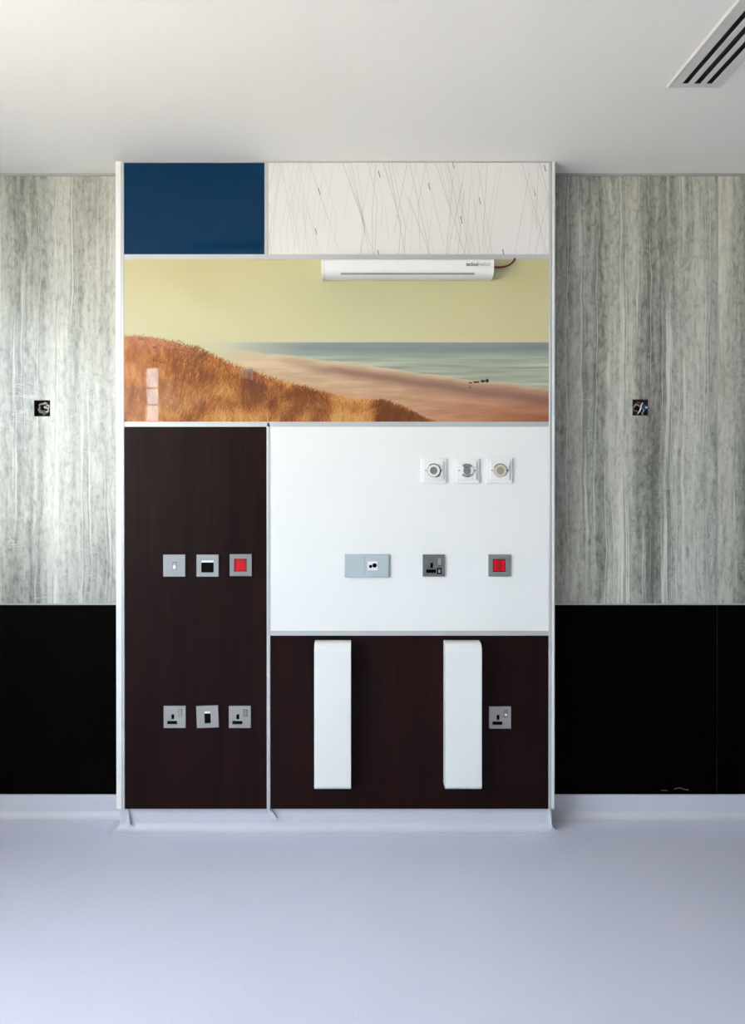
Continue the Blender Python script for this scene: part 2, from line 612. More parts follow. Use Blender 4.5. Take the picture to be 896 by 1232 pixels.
# left wall with two window openings
WIN1 = (-4.15, -1.15, 0.85, 2.52)
WIN2 = (-2.185, -2.035, 0.30, 2.49)          # slit in the wall behind the viewer (x range)
wl = slab('wall_left', YF - 0.15, 0.25, 0, H, XL - 0.15, XL, [WIN1], 'yz', 'paint')
tag(wl, 'white side wall with the windows', kind='structure')
wr = slab('wall_right', YF - 0.15, 0.25, 0, H, XR, XR + 0.15, [], 'yz', 'side_paint')
tag(wr, 'grey side wall opposite the windows', kind='structure')
wf = slab('wall_front', XL - 0.15, XR + 0.15, 0, H, YF - 0.15, YF, [WIN2], 'xz', 'side_paint')
tag(wf, 'grey wall behind the viewer', kind='structure')


def portal(name, loc, rot, sx, sy):
    """tells the renderer where daylight enters"""
    ld = bpy.data.lights.new(name, 'AREA')
    ld.shape = 'RECTANGLE'
    ld.size, ld.size_y = sx, sy
    ld.cycles.is_portal = True
    lo = bpy.data.objects.new(name, ld)
    COL.objects.link(lo)
    lo.location, lo.rotation_euler = loc, rot


def window(name, w, plane, fw, bars_v, bars_h, label):
    u0, u1, z0, z1 = w
    n = (XL if plane == 'yz' else YF) - 0.08
    um_ = (u0 + u1) / 2
    root = tag(empty(name, (n, um_, z0) if plane == 'yz' else (um_, n, z0)), label, kind='structure')
    inv = Matrix.Translation(-root.location)

    def part(o):
        o.parent = root
        o.matrix_parent_inverse = inv

    def bar(nm, a, b, zz0, zz1, d, material):
        part(slab(nm, a, b, zz0, zz1, n - d, n + d, [], plane, material))
    part(slab('window_frame', u0, u1, z0, z1, n - 0.03, n + 0.03, [(u0 + fw, u1 - fw, z0 + fw, z1 - fw)], plane, 'white_metal'))
    for f in bars_v:
        u = u0 + (u1 - u0) * f
        bar('mullion', u - 0.02, u + 0.02, z0 + fw, z1 - fw, 0.022, 'white_metal')
    for f in bars_h:
        z = z0 + (z1 - z0) * f
        bar('transom', u0 + fw, u1 - fw, z - 0.006, z + 0.006, 0.010, 'wire_brown')
    bar('pane', u0 + fw - 0.003, u1 - fw + 0.003, z0 + fw - 0.003, z1 - fw + 0.003, 0.003, 'glass')
    if plane == 'yz':
        portal(name + '_daylight', (XL - 0.14, um_, (z0 + z1) / 2), (0, -PI / 2, 0), z1 - z0, u1 - u0)
    else:
        portal(name + '_daylight', (um_, YF - 0.14, (z0 + z1) / 2), (PI / 2, 0, PI), u1 - u0, z1 - z0)
    return root


window('window_1', WIN1, 'yz', 0.045, (0.333, 0.667), (), 'large window in the left wall')
window('window_2', WIN2, 'xz', 0.010, (), (0.50, 0.58, 0.66, 0.74, 0.82, 0.90), 'tall slit window with bars, mirrored at the left of the dune picture')

gr = slab('ground', -40, XL - 0.6, -30, 25, -0.62, -0.5, [], 'xy', 'sand')
tag(gr, 'pale sandy ground outside the windows', kind='structure')


# coved vinyl skirting, swept with mitred corners
def cove(name, path, label, flip=1):
    prof = [(0.0, 0.0), (-0.001, 0.0945), (0.0035, 0.0945), (0.004, 0.091), (0.004, 0.030)]
    prof += [(0.034 + a, 0.031 + b) for a, b in arc(0, 0, 0.030, 180, 270, 7)][1:]
    prof += [(0.044, 0.0008), (0.044, 0.0)]
    bm = bmesh.new()
    rows = []
    ps = [Vector(p) for p in path]
    for i, p in enumerate(ps):
        d0 = (p - ps[i - 1]).normalized() if i else None
        d1 = (ps[i + 1] - p).normalized() if i < len(ps) - 1 else None
        n0 = Vector((d0.y, -d0.x)) if d0 else None
        n1 = Vector((d1.y, -d1.x)) if d1 else None
        if n0 and n1:
            b = (n0 + n1).normalized()
            b = b / b.dot(n0)
        else:
            b = n0 or n1
        rows.append([bm.verts.new((p.x + b.x * u, p.y + b.y * u, v)) for u, v in prof])
    n = len(prof)
    for A, B in zip(rows, rows[1:]):
        for k in range(n):
            bm.faces.new([A[k], A[(k + 1) % n], B[(k + 1) % n], B[k]])
    bm.faces.new(rows[0])
    bm.faces.new(rows[-1])
    o = from_bm(name, bm, 'cove', None, True)
    return tag(o, label, kind='structure')


cove('baseboard_left', [(XL, YW), (UL + 0.014, YW)], 'coved vinyl skirting left of the headwall')
cove('baseboard_right', [(UR - 0.014, YW), (XR, YW)], 'coved vinyl skirting right of the headwall')
SI = 0.012
bb = cove('baseboard_middle', [(UL + SI, YW - 0.001), (UL + SI, 0.024), (UR - SI, 0.024), (UR - SI, YW - 0.001)],
          'coved vinyl skirting wrapped round the foot of the headwall')


def flap(px0, px1, py0, py1, lean):
    """welded vinyl gusset at the foot of the headwall"""
    bm = bmesh.new()
    pts = [(X(px0), Z(py0)), (X(px1), Z(py0)), (X(px1) + lean, Z(py1)), (X(px0) + lean * 0.55, Z(py1))]
    ys = [0.012, 0.012, -0.004, -0.004]
    f = [bm.verts.new((x, y, z)) for (x, z), y in zip(pts, ys)]
    b = [bm.verts.new((x, 0.022, z)) for (x, z) in pts]
    bm.faces.new(f)
    bm.faces.new(list(reversed(b)))
    for i in range(4):
        bm.faces.new([f[i], f[(i + 1) % 4], b[(i + 1) % 4], b[i]])
    bmesh.ops.bevel(bm, geom=list(bm.edges), offset=0.001, segments=1, affect='EDGES')
    from_bm('welded_gusset', bm, 'cove', bb)


flap(321, 325, 976, 986, 0.028)
flap(149, 152.5, 976, 993, 0.012)
flap(660.5, 663.5, 976, 997, 0.004)

# ------------------------------------------------------------------ headwall unit
hw = empty('headwall_unit', ((UL + UR) / 2, YW / 2, 0))
tag(hw, 'tall bedhead wall unit of framed blue, white, picture and dark wood panels', 'headwall')


def hp(o):
    o.parent = hw
    o.matrix_parent_inverse = Matrix.Translation(-hw.location)
    return o


ZB = Z(974)
ZTOP = H - 0.0005
hp(box('carcass', UL + 0.004, UR - 0.004, 0.010, YW - 0.0005, ZB, ZTOP, 'white_metal'))
hp(box('plinth', UL + 0.016, UR - 0.016, 0.026, YW - 0.0005, 0.0005, ZB, 'white_metal'))
yp0 = 0.0
xa, xb = X(149.6), X(660)
um, lm_ = X(320.4), X(322.8)      # upper and lower vertical rails
z1a, z1b = Z(196.5), Z(307.2)
z2a, z2b = Z(311.8), Z(508.3)
z3a, z3b = Z(512.6), Z(759.8)
z4a = Z(764)
rw = 0.0075


def panel(name, x0, x1, zt, zb, material, label):
    o = hp(box(name, x0, x1, yp0, 0.0105, zb, zt, material, None, 0.0006, 1))
    o['label'] = label
    return o


panel('glass_panel', xa, um - rw, z1a, z1b, 'blue', 'glossy petrol blue glass panel')
pat = panel('patterned_panel', um + rw, xb, z1a, z1b, 'pattern', 'off white panel with fine crossing lines')
panel('wood_panel', xa, lm_ - rw, z3a, ZB, 'wenge', 'tall dark wenge panel')
panel('laminate_panel', lm_ + rw, xb, z3a, z3b, 'white_lam', 'plain white laminate panel')
panel('wood_panel', lm_ + rw, xb, z4a, ZB, 'wenge', 'wide dark wenge panel')

# rails between the panels: rounded aluminium profiles
RP = 0.001


def rail_h(x0, x1, z0, z1, y=-RP):
    r = 0.0028
    pr = [(0.0105, z0), (y + r, z0)] + [(y + r - r * math.sin(a), z0 + r - r * math.cos(a)) for a in (0.5, 1.05, PI / 2)]
    pr += [(y + r - r * math.cos(a), z1 - r + r * math.sin(a)) for a in (0.0, 0.5, 1.05, PI / 2)] + [(0.0105, z1)]
    hp(prism_x('rail', pr, x0, x1, 'alu'))


def rail_v(x0, x1, z0, z1, y=-RP):
    r = 0.0028
    pr = [(x0, 0.0105), (x0, y + r)] + [(x0 + r - r * math.cos(a), y + r - r * math.sin(a)) for a in (0.5, 1.05, PI / 2)]
    pr += [(x1 - r + r * math.sin(a), y + r - r * math.cos(a)) for a in (0.0, 0.5, 1.05, PI / 2)] + [(x1, 0.0105)]
    hp(prism_z('rail', pr, z0, z1, 'alu'))


rail_h(xa, xb, z1b, z2a)
rail_h(xa, xb, z2b, z3a)
rail_h(lm_ + rw, xb, z3b, z4a)
rail_v(um - rw, um + rw, z1b, z1a)
rail_v(lm_ - rw, lm_ + rw, ZB - 0.006, z2b - 0.002)
rail_v(xa - 0.0125, xa, ZB, ZTOP)
rail_v(xb, xb + 0.0125, ZB, ZTOP)
rail_h(xa, xb, z1a, ZTOP)


# rounded white corner beads
def bead(x_out, x_in, sgn):
    w = abs(x_in - x_out)
    r = min(w, 0.007)
    pr = [(x_in, 0.0105), (x_in, -0.001)]
    cxr = x_out - sgn * r
    for k in range(9):
        a = PI / 2 * k / 8
        pr.append((cxr + sgn * r * math.sin(a), -0.001 + r - r * math.cos(a)))
    pr += [(x_out, YW - 0.004), (x_out - sgn * 0.004, YW - 0.004), (x_out - sgn * 0.004, 0.0105)]
    hp(prism_z('corner_bead', pr, ZB, ZTOP, 'white_metal'))


bead(UL, xa - 0.0125, -1)
bead(UR, xb + 0.0125, 1)


# fine printed lines on the off white panel
def strips(name, segs, material):
    bm = bmesh.new()
    zt, zb = z1a - 0.001, z1b + 0.001
    x0, x1 = um + rw + 0.001, xb - 0.001
    for (xA, zA, xB, zB, w) in segs:
        if xA < x0 or xB < x0 or xA > x1 or xB > x1:
            # clip at the panel edge
            def cl(xp, zp, xq, zq):
                for lim, inside in ((x0, lambda q: q >= x0), (x1, lambda q: q <= x1)):
                    if not inside(xp) and inside(xq):
                        s = (lim - xp) / (xq - xp)
                        return lim, zp + (zq - zp) * s
                return xp, zp
            if (xA < x0 and xB < x0) or (xA > x1 and xB > x1):
                continue
            (xA, zA), (xB, zB) = cl(xA, zA, xB, zB), cl(xB, zB, xA, zA)
        d = Vector((xB - xA, 0, zB - zA))
        if d.length < 1e-5:
            continue
        nrm = Vector((d.z, 0, -d.x)).normalized() * w / 2
        a, b = Vector((xA, -0.0003, zA)), Vector((xB, -0.0003, zB))
        q = [a - nrm, a + nrm, b + nrm, b - nrm]
        fr_ = [bm.verts.new(v) for v in q]
        bk_ = [bm.verts.new(v + Vector((0, 0.0006, 0))) for v in q]
        bm.faces.new(fr_)
        for i in range(4):
            bm.faces.new([fr_[i], fr_[(i + 1) % 4], bk_[(i + 1) % 4], bk_[i]])
    o = from_bm(name, bm, material, pat)
    o['kind'] = 'stuff'


rl = random.Random(21)
seg_l, seg_m, seg_d, seg_o = [], [], [], []
zt, zb = z1a - 0.001, z1b + 0.001
hh = zt - zb
for i in range(86):
    x = X(310) + (X(675) - X(310)) * rl.random()
    right = rl.random() < 0.62           # leans to the right on the way down
    sl = rl.uniform(0.10, 0.40) * (1 if right else -0.55) + rl.uniform(-0.03, 0.03)
    top = zt if rl.random() < 0.72 else zt - hh * rl.uniform(0.05, 0.5)
    bot = zb if rl.random() < 0.72 else zb + hh * rl.uniform(0.03, 0.35)
    dst, w = ((seg_l, rl.uniform(0.0016, 0.0026)) if rl.random() < 0.68 else (seg_m, rl.uniform(0.0014, 0.0022)))
    if rl.random() < 0.3:                # a kink on the way
        zm = top + (bot - top) * rl.uniform(0.4, 0.8)
        xm = x + sl * (top - zm)
        dst.append((x, top, xm, zm, w))
        s2 = -sl * rl.uniform(0.1, 0.5)
        dst.append((xm, zm, xm + s2 * (zm - bot), bot, w))
    else:
        dst.append((x, top, x + sl * (top - bot), bot, w))
for px, py in ((383, 231), (455, 210), (515, 225), (544, 199.5), (553.5, 265), (454, 305), (379, 279), (604, 304), (654, 203)):
    seg_d.append((X(px), Z(py - 4), X(px + 2), Z(py + 4), 0.0032))
for px, py in ((576, 242), (642, 232)):
    seg_o.append((X(px), Z(py - 4), X(px + 1.5), Z(py + 4), 0.0032))
strips('printed_line', seg_l, 'line_l')
strips('printed_line', seg_m, 'line_m')
strips('printed_mark', seg_d, 'line_d')
strips('printed_mark', seg_o, 'line_o')


# ------------------------------------------------------------------ the dune print (flat print, coloured per vertex)
def dune_print():
    W, Hh = 1040, 400
    x0, x1, zt_, zb_ = xa, xb, z2a, z2b
    rng = np.random.default_rng(5)

    def vnoise(nx, ny, xs, ys):
        g = rng.random((ny + 2, nx + 2))
        fx = np.clip(xs, 0, 0.9999) * nx
        fy = np.clip(ys, 0, 0.9999) * ny
        ix, iy = fx.astype(int), fy.astype(int)
        tx, ty = fx - ix, fy - iy
        tx, ty = tx * tx * (3 - 2 * tx), ty * ty * (3 - 2 * ty)
        return (g[iy, ix] * (1 - tx) * (1 - ty) + g[iy, ix + 1] * tx * (1 - ty)
                + g[iy + 1, ix] * (1 - tx) * ty + g[iy + 1, ix + 1] * tx * ty)

    def fbm(nx, ny, xs, ys, o=4):
        s, a, tot = 0, 1.0, 0
        for k in range(o):
            s = s + a * vnoise(int(nx * 2 ** k), int(ny * 2 ** k), xs, ys)
            tot += a
            a *= 0.55
        return s / tot

    u, v = np.meshgrid(np.linspace(0, 1, W), np.linspace(0, 1, Hh))
    px = 150 + 509 * u
    py = 312 + 196 * v

    def C(*c):
        return np.array(c, float)

    def lerp(a, b, t_):
        t_ = np.clip(t_, 0, 1)[..., None]
        return a * (1 - t_) + b * t_

    def ss(a, b, x_):
        t_ = np.clip((x_ - a) / (b - a), 0, 1)
        return t_ * t_ * (3 - 2 * t_)
    # sky
    top = lerp(C(203, 193, 143), C(200, 192, 144), u)
    low = lerp(C(203, 197, 157), C(208, 200, 156), u)
    sky = lerp(top, low, ss(0, 100, py - 312))
    sky = lerp(sky, np.broadcast_to(C(184, 190, 146), sky.shape), 0.5 * np.exp(-((px - 440) / 110) ** 2) * np.exp(-((py - 355) / 45) ** 2))
    img = sky
    # mist over the left of the sea
    haze = 1 - ss(265, 380, px)
    # sea
    sea = lerp(np.broadcast_to(C(134, 144, 143), sky.shape), np.broadcast_to(C(170, 177, 158), sky.shape), ss(419, 434, py))
    wav = fbm(7, 60, u, v, 3)
    sea = sea + ((wav - 0.5) * 58 * ss(424, 436, py))[..., None] + ((wav - 0.5) * 14)[..., None]
    sea = lerp(sea, np.broadcast_to(C(196, 197, 170), sky.shape), 0.85 * haze)
    hz = 411.7
    img = lerp(img, sea, ss(hz - 0.6, hz + 1.2, py) * ss(235, 300, px))
    # beach
    shore = np.interp(px, [150, 280, 330, 400, 494, 556, 600, 659], [419, 421, 426, 435, 446.5, 456, 460, 467])
    shore = shore + (vnoise(30, 2, u, u * 0) - 0.5) * 2.2
    sand = lerp(np.broadcast_to(C(205, 178, 146), sky.shape), np.broadcast_to(C(196, 143, 110), sky.shape), ss(440, 505, py))
    sand = lerp(sand, np.broadcast_to(C(172, 112, 82), sky.shape), ss(470, 660, px) * ss(455, 500, py) * 0.9)
    sand = sand + ((fbm(10, 22, u, v, 4) - 0.5) * 38)[..., None]
    sand = sand + ((fbm(16, 70, u, v, 3) - 0.5) * 26)[..., None]
    dd = py - shore
    wet = np.exp(-((dd - 11 - 0.012 * (px - 400)) / (5.5 + 0.012 * np.clip(px - 380, 0, 300))) ** 2) * ss(330, 430, px)
    sand = lerp(sand, np.broadcast_to(C(140, 100, 88), sky.shape), wet * 0.8)
    sand = lerp(sand, np.broadcast_to(C(204, 194, 166), sky.shape), (1 - ss(0, 5, dd)) * 0.55)
    sand = lerp(sand, np.broadcast_to(C(203, 192, 162), sky.shape), 0.7 * (1 - ss(250, 350, px)) * (1 - ss(425, 450, py)))
    img = lerp(img, sand, ss(-0.8, 0.8, dd) * ss(235, 300, px))
    # figures on the beach
    for (fx_, fy_, rx, ry) in ((572, 459.5, 4, 1.1), (580, 458.5, 3, 1.6), (585, 458, 2, 2.2), (565, 460.5, 2, 0.8), (564.5, 466, 0.8, 0.9)):
        img = lerp(img, np.broadcast_to(C(35, 28, 28), sky.shape), (((px - fx_) / rx) ** 2 + ((py - fy_) / ry) ** 2 < 1).astype(float) * 0.95)
    # dune with grass
    edge = np.interp(px, [150, 165, 185, 205, 222, 238, 255, 270, 300, 340, 375, 395, 405, 425, 440, 462, 478, 494, 505, 514, 530],
                     [403.5, 403, 405.5, 409, 414, 419, 428, 435, 447, 461, 470, 476, 477, 481, 483, 484, 490, 497, 503, 508.5, 511])
    spike = (rng.random(W) ** 2.2) * 5.0
    spike = np.convolve(spike, [0.3, 0.5, 0.3], 'same')
    spike = spike[None, :] * (0.4 + 0.9 * ss(215, 290, px))
    gm = ss(-0.8, 1.4, py - (edge - spike + 1.5))
    depth = py - edge
    # streaks that lean with the wind
    su = u + (v - 0.5) * 0.05 * (0.4 + vnoise(9, 4, u, v))
    sw = np.clip((su + 0.1) / 1.2, 0, 1)
    s1 = fbm(150, 15, sw, v, 3)
    su2 = np.clip((u - (v - 0.5) * 0.07 * vnoise(7, 3, u, v) + 0.1) / 1.2, 0, 1)
    s2 = fbm(95, 10, su2, v, 4)
    cl = fbm(13, 6, u, v, 4)
    gcol = lerp(np.broadcast_to(C(126, 64, 24), sky.shape), np.broadcast_to(C(190, 118, 50), sky.shape), ss(0.28, 0.58, 0.5 * s1 + 0.3 * s2 + 0.2 * cl))
    gcol = lerp(gcol, np.broadcast_to(C(222, 172, 100), sky.shape), ss(0.56, 0.78, 0.6 * s2 + 0.4 * s1))
    gcol = lerp(gcol, np.broadcast_to(C(104, 50, 20), sky.shape), ss(0.54, 0.74, cl) * 0.6 * ss(230, 300, px))
    # paler, pinker grass on the left and in front
    pk = np.exp(-((px - 205) / 26) ** 2 - ((py - 482) / 17) ** 2) * 0.75
    gcol = lerp(gcol, np.broadcast_to(C(212, 164, 122), sky.shape), pk * (0.45 + 0.8 * s1))
    pk2 = np.exp(-((px - 236) / 12) ** 2 - ((py - 486) / 7) ** 2) * 0.8
    gcol = lerp(gcol, np.broadcast_to(C(150, 96, 92), sky.shape), pk2)
    lf = (1 - ss(160, 260, px)) * 0.4
    gcol = lerp(gcol, np.broadcast_to(C(206, 128, 70), sky.shape), lf)
    # reddish crest of the dune at the left, softer
    crest = np.exp(-((depth - 5) / 9) ** 2) * (1 - ss(215, 285, px))
    gcol = lerp(gcol, np.broadcast_to(C(196, 126, 86), sky.shape), crest * 0.8)
    gcol = gcol + ((fbm(60, 24, u, v, 3) - 0.5) * 34)[..., None]
    for (fx_, fy_, rx, ry) in ((170, 408, 4, 1.2), (186, 418, 2.5, 1.5), (196, 436, 5, 1.5), (186, 434, 5, 1.2)):
        gcol = lerp(gcol, np.broadcast_to(C(110, 58, 40), sky.shape), (((px - fx_) / rx) ** 2 + ((py - fy_) / ry) ** 2 < 1).astype(float) * 0.7)
    img = lerp(img, gcol, gm)
    # single blades, drawn from the far ones to the near ones
    nb = 15000
    bx = 150 + 375 * rng.random(nb)
    be = np.interp(bx, px[0], edge[0])
    by = be - 1.0 + (512 - be) * rng.random(nb) ** 0.9
    keep = by < 513
    bx, by, be = bx[keep], by[keep], be[keep]
    order = np.argsort(by)
    bx, by, be = bx[order], by[order], be[order]
    nb = len(bx)
    fade = ss(175, 270, bx)
    ln = (4 + 10 * rng.random(nb)) * (0.35 + 0.65 * np.clip((by - be) / 40, 0, 1)) * (0.35 + 0.65 * fade)
    lean = rng.normal(0.18, 0.30, nb) + 0.35 * np.sin(bx / 17.0)
    gi = np.clip(((by - 312) / 196 * (Hh - 1)).astype(int), 0, Hh - 1)
    gj = np.clip(((bx - 150) / 509 * (W - 1)).astype(int), 0, W - 1)
    clump = cl[gi, gj]
    k_ = np.clip(0.40 + (clump - 0.5) * 3.0 + rng.normal(0, 0.26, nb), 0, 1)[:, None]
    pal = np.where(k_ < 0.5, C(98, 48, 18) + (C(176, 104, 42) - C(98, 48, 18)) * (k_ * 2),
                   C(176, 104, 42) + (C(224, 174, 104) - C(176, 104, 42)) * (k_ * 2 - 1))
    here = img[gi, gj]
    pal = here + (pal - here) * (0.25 + 0.6 * fade)[:, None]
    steps = 26
    for st in range(steps):
        f = st / (steps - 1)
        X_ = bx + lean * ln * f * f
        Y_ = by - ln * f
        jj = ((X_ - 150) / 509 * (W - 1)).astype(int)
        ii = ((Y_ - 312) / 196 * (Hh - 1)).astype(int)
        ok = (jj >= 0) & (jj < W - 1) & (ii >= 0) & (ii < Hh) & (rng.random(nb) < 0.9)
        a_ = 0.75 - 0.35 * f
        img[ii[ok], jj[ok]] = img[ii[ok], jj[ok]] * (1 - a_) + pal[ok] * a_
        if f < 0.5:
            img[ii[ok], jj[ok] + 1] = img[ii[ok], jj[ok] + 1] * (1 - a_ * 0.7) + pal[ok] * a_ * 0.7
    # fence at the foot of the dune
    fen = ((px > 288) & (px < 303) & (py > 446) & (py < 455)).astype(float) * 0.3
    fen = np.maximum(fen, ((np.abs(px - 303) < 0.9) & (py > 443) & (py < 457)) * 0.85)
    fen = np.maximum(fen, ((np.abs(px - 291) < 0.7) & (py > 443) & (py < 450)) * 0.7)
    fen = np.maximum(fen, ((np.abs(py - 446) < 0.7) & (px > 288) & (px < 304)) * 0.8)
    img = lerp(img, np.broadcast_to(C(140, 128, 124), sky.shape), fen)
    img = np.clip(img, 0, 255) / 255
    lin = np.where(img <= 0.04045, img / 12.92, ((img + 0.055) / 1.055) ** 2.4)
    lin = np.clip(lin * PRINT_GAIN, 0, 0.92)

    xs = x0 + (x1 - x0) * u
    zs = zt_ + (zb_ - zt_) * v
    co = np.stack([xs, np.full_like(xs, yp0), zs], -1).reshape(-1, 3)
    idx = np.arange(W * Hh).reshape(Hh, W)
    q = np.stack([idx[:-1, :-1], idx[1:, :-1], idx[1:, 1:], idx[:-1, 1:]], -1).reshape(-1, 4)
    # close the sheet at the back so that it has its thickness
    rim = np.concatenate([idx[0, :], idx[1:, -1], idx[-1, -2::-1], idx[-2:0:-1, 0]])
    back = co[rim].copy()
    back[:, 1] = 0.0105
    n0 = len(co)
    co = np.concatenate([co, back])
    k = len(rim)
    bi = n0 + np.arange(k)
    sides = np.stack([rim, np.roll(rim, -1), np.roll(bi, -1), bi], -1)
    faces = np.concatenate([q, sides])
    me = bpy.data.meshes.new('picture_panel')
    me.vertices.add(len(co))
    me.vertices.foreach_set('co', co.astype(np.float32).ravel())
    me.loops.add(faces.size)
    me.loops.foreach_set('vertex_index', faces.astype(np.int32).ravel())
    me.polygons.add(len(faces))
    me.polygons.foreach_set('loop_start', np.arange(0, faces.size, 4, dtype=np.int32))
    me.update(calc_edges=True)
    me.validate()
    ca = me.color_attributes.new('print', 'FLOAT_COLOR', 'POINT')
    cols = np.ones((len(co), 4), np.float32)
    cols[:n0, :3] = lin.reshape(-1, 3)
    cols[n0:, :3] = 0.5
    ca.data.foreach_set('color', cols.ravel())
    o = hp(link('picture_panel', me, 'print'))
    o['label'] = 'wide glossy photo print of grassy dunes, beach and sea'
    return o


PRINT_GAIN = 0.95
dune_print()


# ------------------------------------------------------------------ things on the headwall
def child_of(root):
    inv = Matrix.Translation(-root.location)

    def f(o, label=None):
        o.parent = root
        o.matrix_parent_inverse = inv
        if label:
            o['label'] = label
        return o
    return f


def sub(parent_part, root, o, label=None):
    o.parent = parent_part          # the part already sits in room coordinates
    if label:
        o['label'] = label
    return o


# bed light
def bed_light():
    d = 0.072
    yf = -d
    zt_, zb_ = Z(312.2, yf), Z(336.2, -0.02)
    x0, x1 = X(390, yf), X(592.5, yf)
    root = tag(empty('bed_light', ((x0 + x1) / 2, 0, zb_)), 'long white bed light with a grey slot on top of the dune picture', 'lamp')
    c = child_of(root)
    h = zt_ - zb_

    def prof(s):
        y0 = -0.0005
        p = [(y0, zt_), (yf + 0.004 - s, zt_ + s * 0.3), (yf - s, zt_ - 0.004), (yf - s, zb_ + h * 0.46)]
        for k in range(1, 9):
            a = PI / 2 * k / 8
            p.append((yf - s + (d * 0.62) * (1 - math.cos(a)), zb_ - s + h * 0.46 * (1 - math.sin(a)) + s * (1 - math.sin(a))))
        p.append((y0, zb_ - s))
        return p
    body = c(prism_x('housing', prof(0), x0, x1, 'lamp_white'))
    c(prism_x('end_cap', prof(0.0012), x0 - 0.0105, x0 - 0.0012, 'white_pl'))
    c(prism_x('seam', prof(-0.001), x0 - 0.0012, x0, 'cap_line'))
    c(prism_x('end_cap', prof(0.0012), x1, x1 + 0.0045, 'white_pl'))
    # long diffuser slot in the curved underside
    a0, a1 = 0.56, 0.80
    pr = []
    for a in np.linspace(a0, a1, 4):
        pr.append((yf - 0.0008 + d * 0.62 * (1 - math.cos(a)), zb_ - 0.0006 + h * 0.46 * (1 - math.sin(a))))
    for a in np.linspace(a1, a0, 4):
        pr.append((yf + 0.003 + d * 0.62 * (1 - math.cos(a)), zb_ + 0.003 + h * 0.46 * (1 - math.sin(a))))
    c(prism_x('diffuser', pr, X(410, yf), X(571, yf), 'slot_grey'), 'long grey slot')
    zt2 = Z(320.2, yf)
    t1 = text_mesh('lettering', 'tedisel', 0.020, (X(560.3, yf), yf - 0.0003, zt2), 'logo_dark', None, bold=0.0003, width=0.0465)
    t2 = text_mesh('lettering', 'medical', 0.020, (X(575.2, yf), yf - 0.0003, zt2), 'logo_grey', None, width=0.0445)
    sub(body, root, t1, 'small bold dark lettering')
    sub(body, root, t2, 'small light grey lettering')
    w1 = [pt(594, 322, -0.03), pt(602, 322.2, -0.012), pt(611, 320, -0.008), pt(617, 315.5, -0.006), pt(619.5, 311, -0.004)]
    w2 = [pt(594, 321, -0.026), pt(603, 321, -0.010), pt(612, 318.4, -0.006), pt(617, 314, -0.005), pt(618.7, 310.5, -0.003)]
    c(tube('wire', w1, 0.0022, 'wire_brown'), 'loose brown wire')
    c(tube('wire', w2, 0.0018, 'wire_red'), 'loose red wire')


bed_light()


# white bumper blocks
def bumper(px0, px1, label):
    d = 0.072
    x0, x1 = X(px0, -d), X(px1, -d)
    zt_, zb_ = Z(771.5, -0.02), Z(952, -d)
    root = tag(empty('bumper_block', ((x0 + x1) / 2, 0, zb_)), label, 'bumper', 'white bumper blocks on the lower wood panel')
    rt, rb = 0.036, 0.020
    p = [(-0.0005, zt_)]
    p += [(-d + rt * 1.0 - rt * math.sin(a) * 1.0, zt_ - rt * 0.9 + rt * 0.9 * math.cos(a)) for a in np.linspace(0.0, PI / 2, 9)]
    p += [(-d + rb - rb * math.cos(a), zb_ + rb - rb * math.sin(a)) for a in np.linspace(0.0, PI / 2, 7)]
    p += [(-0.0005, zb_)]
    c = child_of(root)
    c(prism_x('cover', p, x0, x1, 'warm_white', None, 0.003))
    # slim mounting plate behind the cover
    c(box('mounting_plate', x0 + 0.006, x1 - 0.006, -0.006, 0.0, zb_ + 0.006, zt_ - 0.006, 'white_pl'))


bumper(377.8, 422.2, 'tall white bumper block left of the other, lower wood panel')
bumper(536.0, 580.0, 'tall white bumper block next to the steel socket, lower wood panel')

PT = 0.009     # plate thickness


def plate_root(name, px, py, label, cat, group=None):
    p = pt(px, py)
    return tag(empty(name, (p.x, 0, p.z)), label, cat, group), p


def spin(root, deg):
    root.rotation_euler = (0, math.radians(deg), 0)


def faceplate(c, p, holes, material, w=0.0865, h=0.0865, t_=PT):
    hs = [(p.x + a, p.x + b, p.z + e, p.z + f) for a, b, e, f in holes]
    return c(slab('plate', p.x - w / 2, p.x + w / 2, p.z - h / 2, p.z + h / 2, -t_, -0.0005, hs, 'xz', material, None, 0.0012))


def insert(c, p, name, r, y0, y1, material, bev=0.0008):
    return c(box(name, p.x + r[0], p.x + r[1], y0, y1, p.z + r[2], p.z + r[3], material, None, bev, 1))


U = 1 / 305.0


